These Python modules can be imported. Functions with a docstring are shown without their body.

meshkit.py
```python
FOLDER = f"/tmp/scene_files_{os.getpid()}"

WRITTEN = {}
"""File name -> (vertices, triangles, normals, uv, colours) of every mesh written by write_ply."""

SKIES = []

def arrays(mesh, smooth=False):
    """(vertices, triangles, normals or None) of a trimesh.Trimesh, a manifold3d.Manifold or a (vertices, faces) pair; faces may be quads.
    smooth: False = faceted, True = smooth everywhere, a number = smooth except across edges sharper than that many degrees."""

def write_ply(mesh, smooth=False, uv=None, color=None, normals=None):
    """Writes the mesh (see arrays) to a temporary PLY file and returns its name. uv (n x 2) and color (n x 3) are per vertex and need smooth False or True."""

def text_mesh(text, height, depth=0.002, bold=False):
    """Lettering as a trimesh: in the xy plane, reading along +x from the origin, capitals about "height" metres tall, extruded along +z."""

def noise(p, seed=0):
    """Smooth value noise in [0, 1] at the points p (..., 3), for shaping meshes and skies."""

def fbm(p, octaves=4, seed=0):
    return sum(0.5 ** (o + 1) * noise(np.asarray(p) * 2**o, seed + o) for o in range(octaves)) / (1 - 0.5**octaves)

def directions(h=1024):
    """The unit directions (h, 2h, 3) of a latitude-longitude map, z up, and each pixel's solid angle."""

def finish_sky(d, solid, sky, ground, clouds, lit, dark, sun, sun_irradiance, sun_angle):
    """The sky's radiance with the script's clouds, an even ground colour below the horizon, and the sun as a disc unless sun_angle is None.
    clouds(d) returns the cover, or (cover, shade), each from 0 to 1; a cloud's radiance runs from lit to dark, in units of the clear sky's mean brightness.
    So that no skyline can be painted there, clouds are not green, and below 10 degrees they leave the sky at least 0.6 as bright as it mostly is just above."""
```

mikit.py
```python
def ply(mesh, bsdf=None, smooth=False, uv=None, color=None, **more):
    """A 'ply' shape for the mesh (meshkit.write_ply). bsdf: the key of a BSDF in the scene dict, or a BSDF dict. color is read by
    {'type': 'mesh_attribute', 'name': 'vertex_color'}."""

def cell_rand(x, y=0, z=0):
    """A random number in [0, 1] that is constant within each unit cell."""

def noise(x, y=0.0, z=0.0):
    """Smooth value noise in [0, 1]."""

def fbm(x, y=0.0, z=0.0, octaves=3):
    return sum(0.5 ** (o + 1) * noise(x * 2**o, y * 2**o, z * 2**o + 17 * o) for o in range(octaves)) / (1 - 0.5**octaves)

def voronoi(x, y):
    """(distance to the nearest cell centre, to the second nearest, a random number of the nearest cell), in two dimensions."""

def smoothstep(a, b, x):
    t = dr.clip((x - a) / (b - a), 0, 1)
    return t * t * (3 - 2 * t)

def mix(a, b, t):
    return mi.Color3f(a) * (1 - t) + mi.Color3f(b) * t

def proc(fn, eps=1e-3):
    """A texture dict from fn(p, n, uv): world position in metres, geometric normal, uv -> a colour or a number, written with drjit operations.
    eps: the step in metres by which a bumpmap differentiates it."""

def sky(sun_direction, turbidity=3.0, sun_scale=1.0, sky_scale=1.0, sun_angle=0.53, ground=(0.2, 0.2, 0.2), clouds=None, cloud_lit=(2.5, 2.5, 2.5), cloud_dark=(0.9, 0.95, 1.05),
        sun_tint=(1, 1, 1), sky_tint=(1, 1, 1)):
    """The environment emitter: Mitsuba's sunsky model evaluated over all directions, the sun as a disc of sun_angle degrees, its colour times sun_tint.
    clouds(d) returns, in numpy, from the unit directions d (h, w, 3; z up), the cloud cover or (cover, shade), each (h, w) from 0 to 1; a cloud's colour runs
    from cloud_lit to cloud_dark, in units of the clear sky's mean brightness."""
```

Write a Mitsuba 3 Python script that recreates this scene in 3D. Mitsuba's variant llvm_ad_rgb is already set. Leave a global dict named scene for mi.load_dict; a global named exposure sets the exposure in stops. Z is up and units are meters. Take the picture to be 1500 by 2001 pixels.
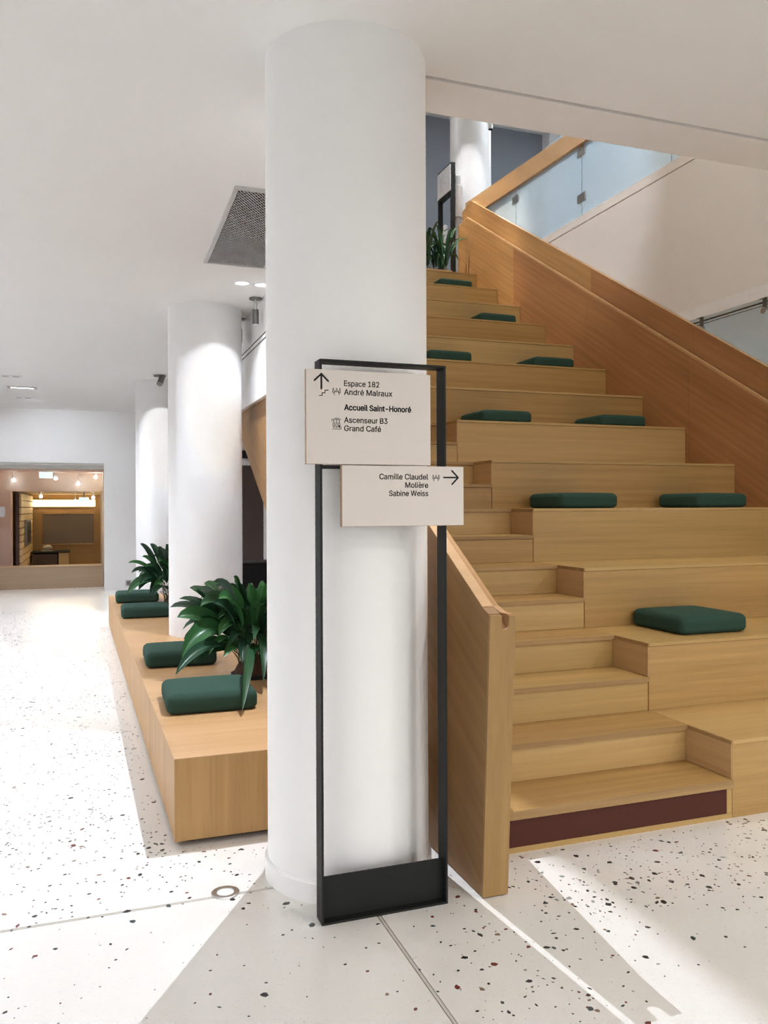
import math, random
import numpy as np
import trimesh, shapely
from shapely.geometry import Polygon, LineString, box as sbox, Point
from shapely.ops import unary_union
import drjit as dr
import mitsuba as mi
import manifold3d as m3
import mikit, meshkit
from mikit import noise, fbm, mix, smoothstep

T = mi.ScalarTransform4f
rng = np.random.default_rng(7)
random.seed(7)
scene, labels = {}, {}

# ---------------------------------------------------------------- camera
F_PX, YAW, ROLL, CX, CY, EYE = 1609.19, 0.3428, -0.0041, 750.0, 990.72, 1.3735
c_, s_ = math.cos(YAW), math.sin(YAW)
Rw, Dw, Fw = np.array([c_, -s_, 0]), np.array([0, 0, -1.0]), np.array([s_, c_, 0])
Dn = math.sin(ROLL) * Rw + math.cos(ROLL) * Dw
scene['camera'] = {'type': 'perspective', 'fov_axis': 'x', 'fov': math.degrees(2 * math.atan(750 / F_PX)), 'near_clip': 0.05, 'far_clip': 200.0,
                   'principal_point_offset_x': 0.0, 'principal_point_offset_y': (1000.5 - CY) / 2001.0,
                   'to_world': T().look_at(origin=[0, 0, EYE], target=[float(Fw[0]), float(Fw[1]), EYE], up=[float(-Dn[0]), float(-Dn[1]), float(-Dn[2])])}
# ---------------------------------------------------------------- light
exposure = 0.0
SKY = 18.5
scene['sky'] = mikit.sky([0.3, -0.75, 0.6], turbidity=4.0, sun_scale=0.0, sky_scale=1.0, ground=(0.35, 0.35, 0.35),
                         clouds=lambda d: np.ones(d.shape[:2]), cloud_lit=(SKY, SKY, SKY * 1.01), cloud_dark=(SKY, SKY, SKY))


scene['sky']['sampling_weight'] = 10.0


def spot(key, pos, target, power, cutoff, beam, color=(1, 1, 1), pick=2.0):
    scene[key] = {'type': 'spot', 'to_world': T().look_at(origin=list(pos), target=list(target), up=[0.1, 0.99, 0.05]),
                  'intensity': {'type': 'rgb', 'value': [power * v for v in color]}, 'cutoff_angle': cutoff, 'beam_width': beam, 'sampling_weight': pick}


COOL, WARM, NEUT = (0.91, 0.98, 1.11), (1.0, 0.78, 0.52), (1.0, 0.98, 0.94)
spot('lamp_key', (1.15, 3.95, 3.005), (1.15 - .8, 3.95 - .432, 2.005), 23, 46.9, 44.9, COOL, 12.0)
spot('lamp_column', (1.06, 5.9, 2.93), (0.93, 6.62, 1.2), 13, 44, 18, COOL)
spot('lamp_column_far', (0.88, 10.1, 2.85), (0.78, 10.75, 1.2), 13, 44, 18, COOL)
for i, (x, y, w) in enumerate([(-2.2, 3.2, 3), (-1.5, 5.8, 6), (-1.3, 8.3, 11), (-.90, 10.92, 17), (-2.2, 7.0, 11)]):  # fill spots added to brighten the left hall, most out of view
    spot(f'added_fill_hall_{i}', (x, y, 2.9), (x, y, 0), w, 72, 40, COOL)

for i, (x, y, w) in enumerate([(2.8, .2, 5), (4.6, .4, 9), (3.4, -1.5, 10)]):  # unseen fill spots added on the entrance side to brighten the front
    spot(f'added_fill_front_{i}', (x, y, 3.0), (x, y + .5, 0), w, 75, 50, NEUT)

spot('lamp_end_wall', (-.9, 12.98, 2.96), (-.3, 14.4, 1.0), 5, 60, 30, COOL)
for i, (x, y) in enumerate([(6.6, 4.6), (7.0, 8.4)]):  # unseen fill spots added to lift the dark side hall
    spot(f'added_fill_side_{i}', (x, y, 2.95), (x, y, 0), 16, 75, 50, COOL)

# ---------------------------------------------------------------- materials
def rgb(r, g, b):
    return {'type': 'rgb', 'value': [r, g, b]}


def srgb(r, g, b):
    f = lambda v: (v / 255 / 12.92) if v / 255 < 0.04045 else ((v / 255 + .055) / 1.055) ** 2.4
    return (f(r), f(g), f(b))


def P(name, base, rough=.5, spec=.5, metal=0., two=True, **kw):
    b = {'type': 'principled', 'base_color': base if isinstance(base, dict) else rgb(*base), 'roughness': rough, 'specular': spec, 'metallic': metal, **kw}
    scene[name] = {'type': 'twosided', 'bsdf': b} if two else b


def wood_fn(axis, light, dark, seed=0.0, slope=False):
    L, D = light, dark

    def fn(p, n, uv):
        x, y, z = p.x, p.y, p.z
        if slope:                                  # the grain runs along the pitch of the stair
            a, b = y * .8597 + z * .5108, -y * .5108 + z * .8597
            y, z = a, b
        g = [x, y, z]
        s = [1.3 if k == axis else 38.0 for k in range(3)]
        t = [5.0 if k == axis else 260.0 for k in range(3)]
        u = [.5 if k == axis else 5.0 for k in range(3)]
        broad = fbm(g[0] * s[0] + seed, g[1] * s[1] + 3.1, g[2] * s[2] + 7.7, octaves=3)
        pore = noise(g[0] * t[0] + seed, g[1] * t[1], g[2] * t[2])
        tone = noise(g[0] * u[0] + seed + 31, g[1] * u[1], g[2] * u[2])
        k = dr.clip(.55 * broad + .22 * pore + .35 * tone - .08, 0, 1)
        return mix(L, D, k)
    return mikit.proc(fn)


OAK_L, OAK_D = (0.50, 0.330, 0.128), (0.30, 0.182, 0.060)
def deeper(c, k): return tuple(v * k for v in c)
P('oak_x', wood_fn(0, OAK_L, OAK_D), .42, .35)
P('oak_x_pale', wood_fn(0, (0.545, .368, .155), (.36, .22, .080), 11.0), .42, .35)
P('oak_x_deep', wood_fn(0, (0.455, .282, .105), (.265, .148, .047), 23.0), .42, .35)
P('oak_z', wood_fn(2, (0.345, .210, .080), (.195, .106, .034)), .42, .35)
P('oak_slope', wood_fn(1, (0.47, .255, .095), (.26, .125, .04), 5.0, True), .42, .35)
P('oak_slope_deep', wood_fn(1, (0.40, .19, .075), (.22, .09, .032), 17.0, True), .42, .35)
P('oak_edge', wood_fn(0, (0.44, .28, .125), (.19, .105, .042), 40.0), .55, .25)
P('oak_bench', wood_fn(0, (0.53, .325, .165), (.37, .208, .087), 61.0), .38, .35)
P('oak_bench_z', wood_fn(2, (0.47, .275, .108), (.30, .158, .054), 71.0), .42, .35)
P('kick_dark', (0.070, .022, .015), .6, .15)
P('oak_cheek', wood_fn(1, (0.57, .385, .20), (.39, .24, .113), 55.0), .45, .3)
P('oak_outer_shaded', wood_fn(1, (0.31, .174, .070), (.172, .086, .030), 5.0, True), .5, .25)  # oak darkened to put the outer side's shade into its colour
P('band_white', (.77, .745, .728), .8, .1)


def plaster_fn(p, n, uv):
    return mix((.80, .795, .785), (.83, .825, .815), fbm(p.x * 1.3, p.y * 1.3, p.z * 1.3, octaves=2))
scene['plaster'] = {'type': 'twosided', 'bsdf': {'type': 'diffuse', 'reflectance': mikit.proc(plaster_fn)}}
scene['plaster_warm'] = {'type': 'twosided', 'bsdf': {'type': 'diffuse', 'reflectance': rgb(.76, .71, .665)}}
scene['plaster_grey'] = {'type': 'twosided', 'bsdf': {'type': 'diffuse', 'reflectance': rgb(.20, .212, .232)}}
P('column_paint', (.80, .80, .795), .45, .3)
P('steel_black', (.011, .012, .011), .55, .22)
P('cream', (.63, .575, .53), .6, .2)
P('panel_edge', (.36, .26, .17), .6, .3)
P('ink', (.008, .008, .009), .6, .2)
P('steel', (.55, .54, .52), .3, .5, 1.0)
P('steel_dark', (.16, .155, .145), .4, .5, .8)
P('grille', (.50, .50, .50), .45, .4, .3)
P('void', (.012, .012, .013), .9, .1)
P('joint', (.20, .17, .14), .9, .1)
P('joint_fill', (.50, .47, .42), .8, .1)


def fabric_fn(p, n, uv):
    w = noise(p.x * 900, p.y * 900, p.z * 900)
    return mix((.022, .049, .036), (.033, .066, .049), w)
P('fabric', mikit.proc(fabric_fn), .9, .12, sheen=.08)
P('fabric_dark', (.018, .046, .036), .85, .2)
P('soil', (.075, .042, .030), .95, .1)
P('pot', (.02, .02, .022), .6, .3)
for i, cgreen in enumerate([(.019, .066, .027), (.027, .100, .032), (.016, .050, .026), (.045, .145, .042)]):
    def leaf_fn(p, n, uv, c=cgreen):
        v = dr.abs(uv.x - .5) * 2
        vein = smoothstep(.0, .05, dr.abs(dr.sin(uv.x * 60.0))) * .22 + .78
        return mix((c[0] * 1.9, c[1] * 1.6, c[2] * 1.9), c, smoothstep(0.0, .09, v)) * vein
    P(f'leaf_{i}', mikit.proc(leaf_fn), .34, .5)
P('leaf_stalk', (.03, .08, .03), .5, .4)


def terrazzo_fn(p, n, uv):
    base = mix((.69, .665, .625), (.75, .73, .69), fbm(p.x * 2.2, p.y * 2.2, octaves=3))
    fine = smoothstep(.80, .95, noise(p.x * 260, p.y * 260))
    return mix(base, (.60, .58, .55), fine * .6)
P('terrazzo', mikit.proc(terrazzo_fn), .22, .5)
CHIPS = ['chip_black', 'chip_slate', 'chip_red', 'chip_grey', 'chip_brown']
for nme, c in zip(CHIPS, [(.015, .015, .018), (.035, .05, .05), (.13, .03, .025), (.26, .27, .26), (.2, .13, .09)]):
    P(nme, c, .25, .5)
scene['glass'] = {'type': 'thindielectric', 'int_ior': 1.5, 'specular_transmittance': rgb(.86, .93, .93)}
scene['glass_low'] = {'type': 'thindielectric', 'int_ior': 1.5, 'specular_transmittance': rgb(.80, .84, .83)}
P('glass_edge', (.30, .42, .44), .2, .5)
scene['glass_reflect_tint'] = {'type': 'blendbsdf', 'weight': .52, 'a': {'type': 'thindielectric', 'int_ior': 1.5, 'specular_transmittance': rgb(.86, .93, .95)},
                        'b': {'type': 'twosided', 'bsdf': {'type': 'diffuse', 'reflectance': mikit.proc(lambda p, n, uv: mix((.56, .69, .80), (.80, .87, .90), fbm(p.y * 1.4, p.z * .7, 3.0, octaves=2)))}}}  # pale blue patches put the clear pane's reflections into its colour
P('tan_wood', wood_fn(0, (.44, .335, .23), (.33, .235, .15), 80.), .5, .3)
P('far_wood', wood_fn(0, (.46, .32, .17), (.36, .23, .11), 90.), .5, .3)
P('mauve', (.50, .38, .33), .7, .3)
P('slate_panel', (.17, .15, .145), .5, .3)
P('slat_gold', (.62, .47, .27), .6, .3)
P('dark_brown', (.06, .042, .036), .55, .3)
P('white_gloss', (.8, .8, .8), .25, .5)
P('upper_blue_light', (.70, .79, .87), .8, .2)  # white wall whose bluish light is put into the colour
P('white_plastic', (.75, .75, .74), .4, .4)
P('lintel', (.62, .62, .60), .6, .3)
P('grey_plastic', (.42, .41, .41), .5, .4)
P('beige_plastic', (.50, .47, .44), .5, .4)


# ---------------------------------------------------------------- helpers
def key_of(base):
    if base not in scene:
        return base
    i = 1
    while f'{base}_{i:03d}' in scene:
        i += 1
    return f'{base}_{i:03d}'


THINGS = set()
def thing(name, label, cat, group=None):
    k, i = name, 0
    while k in THINGS:
        i += 1
        k = f'{name}_{i:03d}'
    THINGS.add(k)
    labels[k] = {'label': label, 'category': cat}
    if group:
        labels[k]['group'] = group
    return k


def part(holder, name, mesh, bsdf, smooth=False, label=None, **kw):
    k = key_of(f'{holder}__{name}')
    scene[k] = mesh if isinstance(mesh, dict) else mikit.ply(mesh, bsdf, smooth=smooth, **kw)
    if label:
        labels[k] = {'label': label}
    return k


def struct(name, mesh, bsdf, label=None, smooth=False):
    scene[name] = mikit.ply(mesh, bsdf, smooth=smooth)
    labels[name] = {'kind': 'structure'}
    if label:
        labels[name]['label'] = label
    return name


def B(x0, x1, y0, y1, z0, z1, ch=0.0):
    if ch <= 0:
        m = trimesh.creation.box((x1 - x0, y1 - y0, z1 - z0))
        m.apply_translation(((x0 + x1) / 2, (y0 + y1) / 2, (z0 + z1) / 2))
        return m
    pts = []
    for x, sx in ((x0, 1), (x1, -1)):
        for y, sy in ((y0, 1), (y1, -1)):
            for z, sz in ((z0, 1), (z1, -1)):
                pts += [(x, y + sy * ch, z + sz * ch), (x + sx * ch, y, z + sz * ch), (x + sx * ch, y + sy * ch, z)]
    return trimesh.convex.convex_hull(np.array(pts))


def J(*ms):
    return trimesh.util.concatenate(list(ms))


def prism_x(poly_yz, x0, x1):
    """Polygon in (y, z) extruded along x."""
    m = trimesh.creation.extrude_polygon(poly_yz if isinstance(poly_yz, Polygon) else Polygon(poly_yz), x1 - x0, engine='earcut')
    v = m.vertices.copy()
    m.vertices = np.stack([v[:, 2] + x0, v[:, 0], v[:, 1]], 1)
    return m


def prism_y(poly_xz, y0, y1):
    m = trimesh.creation.extrude_polygon(poly_xz if isinstance(poly_xz, Polygon) else Polygon(poly_xz), y1 - y0, engine='earcut')
    v = m.vertices.copy()
    m.vertices = np.stack([v[:, 0], y1 - v[:, 2], v[:, 1]], 1)
    return m


def cyl(p0, p1, r, n=24):
    return trimesh.creation.cylinder(radius=r, segment=[p0, p1], sections=n)


def lathe(profile, pos, n=64):
    m = trimesh.creation.revolve(np.array(profile, float), sections=n)
    m.apply_translation(pos)
    return m


def sweep(points, r, n=8, closed=False):
    p = np.asarray(points, float)
    N = len(p)
    t = (np.roll(p, -1, 0) - np.roll(p, 1, 0)) if closed else np.gradient(p, axis=0)
    t /= np.linalg.norm(t, axis=1, keepdims=True)
    ref = np.where(np.abs(t[:, 2:]) < .9, [0, 0, 1.], [1., 0, 0])
    a = np.cross(t, ref); a /= np.linalg.norm(a, axis=1, keepdims=True)
    b = np.cross(t, a)
    rr = np.broadcast_to(r, (N,))
    ang = np.arange(n) * 2 * np.pi / n
    v = p[:, None] + rr[:, None, None] * (np.cos(ang)[None, :, None] * a[:, None] + np.sin(ang)[None, :, None] * b[:, None])
    f = []
    for i in range(N if closed else N - 1):
        j = (i + 1) % N
        for k in range(n):
            l = (k + 1) % n
            f += [(i * n + k, j * n + k, j * n + l), (i * n + k, j * n + l, i * n + l)]
    m = trimesh.Trimesh(v.reshape(-1, 3), np.array(f), process=False)
    m.fix_normals()
    return m


# ---------------------------------------------------------------- the stair's measures
RISE, GO, Y0 = 0.34, 0.5718, 2.898
XA, XL, XR = 1.386, 2.655, 4.787          # inner face of the left wall, edge between steps and seats, inner face of the right wall
NK = 13
YK = lambda k: Y0 + (k - 1) * GO
LAND = NK * RISE                           # upper floor level 4.42
CEIL, CEIL_F = 2.978, 3.055
UP = 7.7

# ---------------------------------------------------------------- setting: floor
struct('floor', B(-7, 10, -6, 21, -.08, -.006), 'joint', 'pale polished terrazzo floor with dark stone chips')
gx, gy = [-7, -3.0, .151, .9095, 5.2, 10], [-6, .2, 2.938, 6.835, 10.7, 14.6, 21]
def slab(x0, x1, y0, y1):
    g = .007
    part('floor', 'slab', B(x0 + g, x1 - g, y0 + g, y1 - g, -.006, 0, .0012), 'terrazzo')
for (x0, x1, y0, y1) in [(-7, -3, -6, 2.938), (-3, .9095, -6, 2.938), (.9095, 5.2, -6, 2.938), (5.2, 10, -6, 2.938),
                         (-7, -3, 2.938, 6.835), (-3, 1.3, 2.938, 6.835), (1.3, 10, 2.938, 6.835), (-7, -3, 6.835, 14.6), (-3, 1.3, 6.835, 14.6), (1.3, 10, 6.835, 14.6), (-7, 10, 14.6, 21)]:
    slab(x0, x1, y0, y1)

for (x0, x1, y0, y1) in [(-7, .9, 2.938, 2.938), (.92, 10, 2.938, 2.938), (-7, 1.29, 6.835, 6.835), (-7, 10, 14.6, 14.6), (.9095, .9095, -6, 2.93), (-3, -3, -6, 14.59), (1.3, 1.3, 2.95, 14.59), (5.2, 5.2, -6, 2.93)]:
    q = .0042
    part('floor', 'joint_filler', B(x0 - q * (x0 == x1), x1 + q * (x0 == x1), y0 - q * (y0 == y1), y1 + q * (y0 == y1), -.006, -.0008), 'joint_fill')

# ---------------------------------------------------------------- setting: ceilings and walls
left_ceil = prism_x([(3.243, CEIL_F), (5.2, CEIL), (14.6, CEIL), (14.6, CEIL + .3), (3.243, CEIL_F + .3)], -7, 1.25)
front_ceil = J(B(-7, .95, -6, 3.243, CEIL_F, CEIL_F + .3), B(.95, 10, -6, 2.966, CEIL_F, CEIL_F + .3))
struct('ceiling', J(left_ceil, front_ceil), 'plaster', 'white plaster ceiling of the lower hall')
struct('ceiling_edge_band', J(B(.95, 4.9, 2.988, 3.243, CEIL_F, CEIL_F + .3), B(4.9, 10, 2.988, 3.243, CEIL_F, CEIL_F + .3)), 'band_white', 'white band along the stair opening')
struct('ceiling_shadow_gap', B(.95, 10, 2.960, 2.995, CEIL_F + .055, CEIL_F + .08), 'void', 'dark narrow gap in the ceiling')
struct('ceiling_side_hall', B(4.905, 10, 3.243, 14.6, CEIL, CEIL + .1), 'plaster', 'ceiling of the hall right of the stair')
struct('wall_left', B(-3.5, -3.4, .6, 14.4, 0, 3.05), 'plaster')
struct('wall_right', B(10, 10.1, -6, 14.6, 0, UP), 'plaster')
struct('wall_back', J(B(.222, 10, 14.4, 14.6, 0, UP), B(-7, -2.6, 14.4, 14.6, 0, CEIL), B(-2.6, .222, 14.4, 14.6, 2.115, CEIL)), 'plaster', 'white wall at the end of the lower hall')
struct('wall_void_left', B(1.15, 1.25, 3.243, 12.3, CEIL_F + .02, UP), 'plaster')
struct('wall_void_front', B(1.15, 10, 3.243, 3.343, CEIL_F + .3, UP), 'plaster')
struct('wall_upper_back', B(1.15, 10, 12.3, 12.4, 4.42, UP), 'plaster_grey', 'blue-grey wall at the back of the upper floor')
struct('ceiling_upper', B(1.15, 10, 3.243, 12.4, UP, UP + .1), 'plaster')
struct('floor_upper', J(B(1.25, 4.9, YK(13) + .02, 12.3, LAND - .2, LAND - .019), B(5.0, 10, 3.343, 12.3, LAND - .2, LAND - .01)), 'plaster', 'slab of the upper floor')
# slab edge above the right side of the stair, with the joint under its cap
struct('wall_stair_right', J(B(4.905, 5.0, 3.243, 12.3, CEIL, 4.352)), 'plaster_warm', 'beige white plaster wall above the right side of the stair')
struct('trim_1', J(B(4.905, 5.0, 3.243, 12.3, 4.362, 4.45), B(4.925, 5.0, 3.243, 12.3, 4.352, 4.362)), 'plaster_warm', 'flat cap along the top of the plaster wall')
struct('wall_upper_right', B(7.6, 7.7, 3.343, 12.3, LAND, UP), 'upper_blue_light', 'white wall with bluish light in its colour behind the upper glass balustrade')
struct('pillar_upper_far', B(7.27, 7.58, 12.05, 12.29, LAND, UP), 'plaster', 'white pilaster at the back of the upper floor')
struct('pillar_upper', B(7.1, 7.6, 8.1, 9.1, LAND, UP), 'plaster_warm', 'beige pier behind the upper glass balustrade')
# white fascia on the outside of the stair, above its timber side
struct('wall_stair_left', B(1.252, 1.288, 5.6, 9.9, 2.225, CEIL), 'white_gloss', 'glossy white fascia above the timber side of the stair')
part('wall_stair_left', 'groove', B(1.249, 1.252, 5.6, 9.9, 2.652, 2.662), 'steel_dark')
part('wall_stair_left', 'groove', B(1.249, 1.252, 5.6, 9.9, 2.692, 2.702), 'steel_dark')
# slot diffusers of the ceiling right of the stair
t = thing('ceiling_slot_diffuser', 'long black double slot in the ceiling behind the glass screen right of the stair', 'ceiling vent')
for x in (5.012, 5.082):
    part(t, 'slot', B(x - .012, x + .012, 3.6, 9.5, CEIL - .004, CEIL), 'void')
part(t, 'rim', B(5.024, 5.070, 3.6, 9.5, CEIL - .006, CEIL), 'white_plastic')

# ---------------------------------------------------------------- columns
def column(key, x, y, r, z0, z1, label, skirting=True):
    t = thing('round_column', label, 'column')
    prof = [(0, z0), (r, z0), (r, z1), (0, z1)]
    part(t, 'shaft', lathe(prof, (x, y, 0), 96), 'column_paint', smooth=35)
    if skirting:
        rs = r + .011
        part(t, 'skirting', lathe([(r - .002, z0), (rs, z0), (rs, z0 + .068), (rs - .005, z0 + .074), (r - .002, z0 + .076)], (x, y, 0), 96), 'column_paint', smooth=35)
    return t
column('a', .925, 3.01, .305, 0, CEIL_F, 'large white round column behind the black framed sign, nearest to the viewer')
column('b', .885, 6.787, .293, .358, CEIL, 'white round column standing through the timber bench, between the two leafy plants', False)
column('c', .842, 10.88, .295, 0, CEIL, 'farthest white round column of the lower hall, beside the end wall', False)
column('d', 5.21, 10.81, .295, LAND, UP, 'white round column on the upper floor, behind the top of the stair', False)

# ---------------------------------------------------------------- stair
ST = thing('bleacher_staircase', 'wide oak seating staircase, narrow steps on its left and deep seat tiers on its right', 'staircase')
W3 = ['oak_x', 'oak_x_pale', 'oak_x_deep']
tb = .018
for k in range(1, NK):
    y, z = YK(k), k * RISE
    yn = YK(k + 1)
    w = lambda: W3[rng.integers(0, 3)]
    g = .0012
    # seat tier
    part(ST, 'seat_riser', B(XL, XR - .002, y, y + .02, z - RISE + .001, z - tb - g), w())
    part(ST, 'seat', B(XL + (g if k == 1 else 0), XR - .002, y - .004, yn + .018, z - tb, z, .0012), w())
    # two narrow steps
    part(ST, 'step_riser', B(XA + .002, XL - g, y + (.008 if k == 1 else .006), y + .022, z - RISE + .001, z - RISE / 2 - .024), w())
    part(ST, 'step', B(XA + .002, XL - g, y - .006, y + GO / 2 + .018, z - RISE / 2 - .022, z - RISE / 2, .0015), w())
    part(ST, 'step_riser', B(XA + .002, XL - g, y + GO / 2 + .012, y + GO / 2 + .028, z - RISE / 2 + .001, z - .024), w())
    part(ST, 'step', B(XA + .002, XL - g, y + GO / 2 - .004, yn + .018, z - .022, z, .0015), w())
    part(ST, 'step_nosing', B(XA + .002, XL - g, y + GO / 2 - .008, y + GO / 2 - .004, z - .022, z - .001), 'oak_edge')
    part(ST, 'step_nosing', B(XA + .002, XL - g, y - .010, y - .006, z - RISE / 2 - (.036 if k == 1 else .022), z - RISE / 2 - .001), 'oak_edge')
    # cheek of the seat tier beside the steps
    part(ST, 'cheek_panel', B(XL - .004, XL + .014, y + .002, y + GO / 2 + .01, z - RISE / 2 + .001, z - tb - g), 'oak_cheek')
    part(ST, 'cheek_edge', B(XL - .007, XL - .001, y - .003, y + GO / 2 - .008, z - tb, z - .001), 'oak_edge')
part(ST, 'kick_plate', B(XA + .002, 2.626, Y0 + .003, Y0 + .0085, .022, .128), 'kick_dark', label='dark brown kick plate')
part(ST, 'plinth_edge', B(XA + .002, XL - .001, Y0 + .001, Y0 + .008, .0, .022), 'oak_x')
part(ST, 'plinth_edge', B(2.626, XL - .001, Y0 + .002, Y0 + .008, .022, .132), 'oak_x')
part(ST, 'seat_riser', B(XA + .002, XR - .002, YK(13), YK(13) + .02, 12 * RISE + .001, LAND - .019), 'oak_x')
part(ST, 'landing', B(XA + .002, XR - .002, YK(13) - .004, 12.28, LAND - .018, LAND), 'oak_x_deep')
# soffit under the stair
sl = GO and RISE / GO
def under(y): return 1.34 + .590 * (y - 6.337)
part(ST, 'soffit', prism_x([(4.2, under(4.2)), (9.6, under(9.6)), (9.6, under(9.6) + .03), (4.2, under(4.2) + .03)], 1.39, 4.78), 'plaster_warm')

# left balustrade: a solid timber wall with a routed handrail groove
LT = lambda y: 1.012 + .578 * (y - 2.575)
LB = thing('stair_balustrade', 'solid oak balustrade wall with a routed groove on top, beside the black framed sign', 'balustrade')
ye = 9.9
gx0, gx1 = 1.333, 1.361
def wall_poly(top_off, yend=ye):
    return [(2.612, .004), (4.06, .004), (yend, under(yend)), (yend, LT(yend) + top_off), (2.598, LT(2.598) + top_off - .004), (2.548, 1.004 + top_off), (2.545, .998 + top_off)]
part(LB, 'outer_panel', prism_x(wall_poly(0), 1.29, gx0), 'oak_outer_shaded')
part(LB, 'inner_panel', prism_x([(2.612, .004), (4.06, .004), (ye, under(ye)), (ye, LT(ye) - .045), (2.66, LT(2.66) - .045), (2.60, 1.0), (2.548, 1.001), (2.545, .995)], gx1, XA), 'oak_slope')
part(LB, 'groove_bed', prism_x([(2.613, .004), (4.06, .004), (ye, under(ye)), (ye, LT(ye) - .09), (2.5484, LT(2.548) - .05)], gx0, gx1), 'oak_slope_deep')
# end grain board that closes the front of the wall, with the groove's round end cut out
fx0, fx1 = 1.288, 1.4
front = Polygon([(1.2885, .004), (1.3865, .004), (1.3865, .996), (1.2885, 1.001)])
cut = unary_union([sbox(gx0, .962, gx1, 1.05), Point((gx0 + gx1) / 2, .962).buffer((gx1 - gx0) / 2, 12)])
fm = prism_y(front.difference(cut), -.012, 0)
fm.vertices[:, 1] += 2.611 - fm.vertices[:, 2] * .067
part(LB, 'end_board', fm, 'oak_z', label='pale end board with the round end of the groove')
part(LB, 'handrail_cap', prism_x([(2.598, LT(2.598) - .004), (ye, LT(ye)), (ye, LT(ye) + .003), (2.598, LT(2.598) - .001)], 1.2905, gx0 - .001), 'oak_bench')

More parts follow.
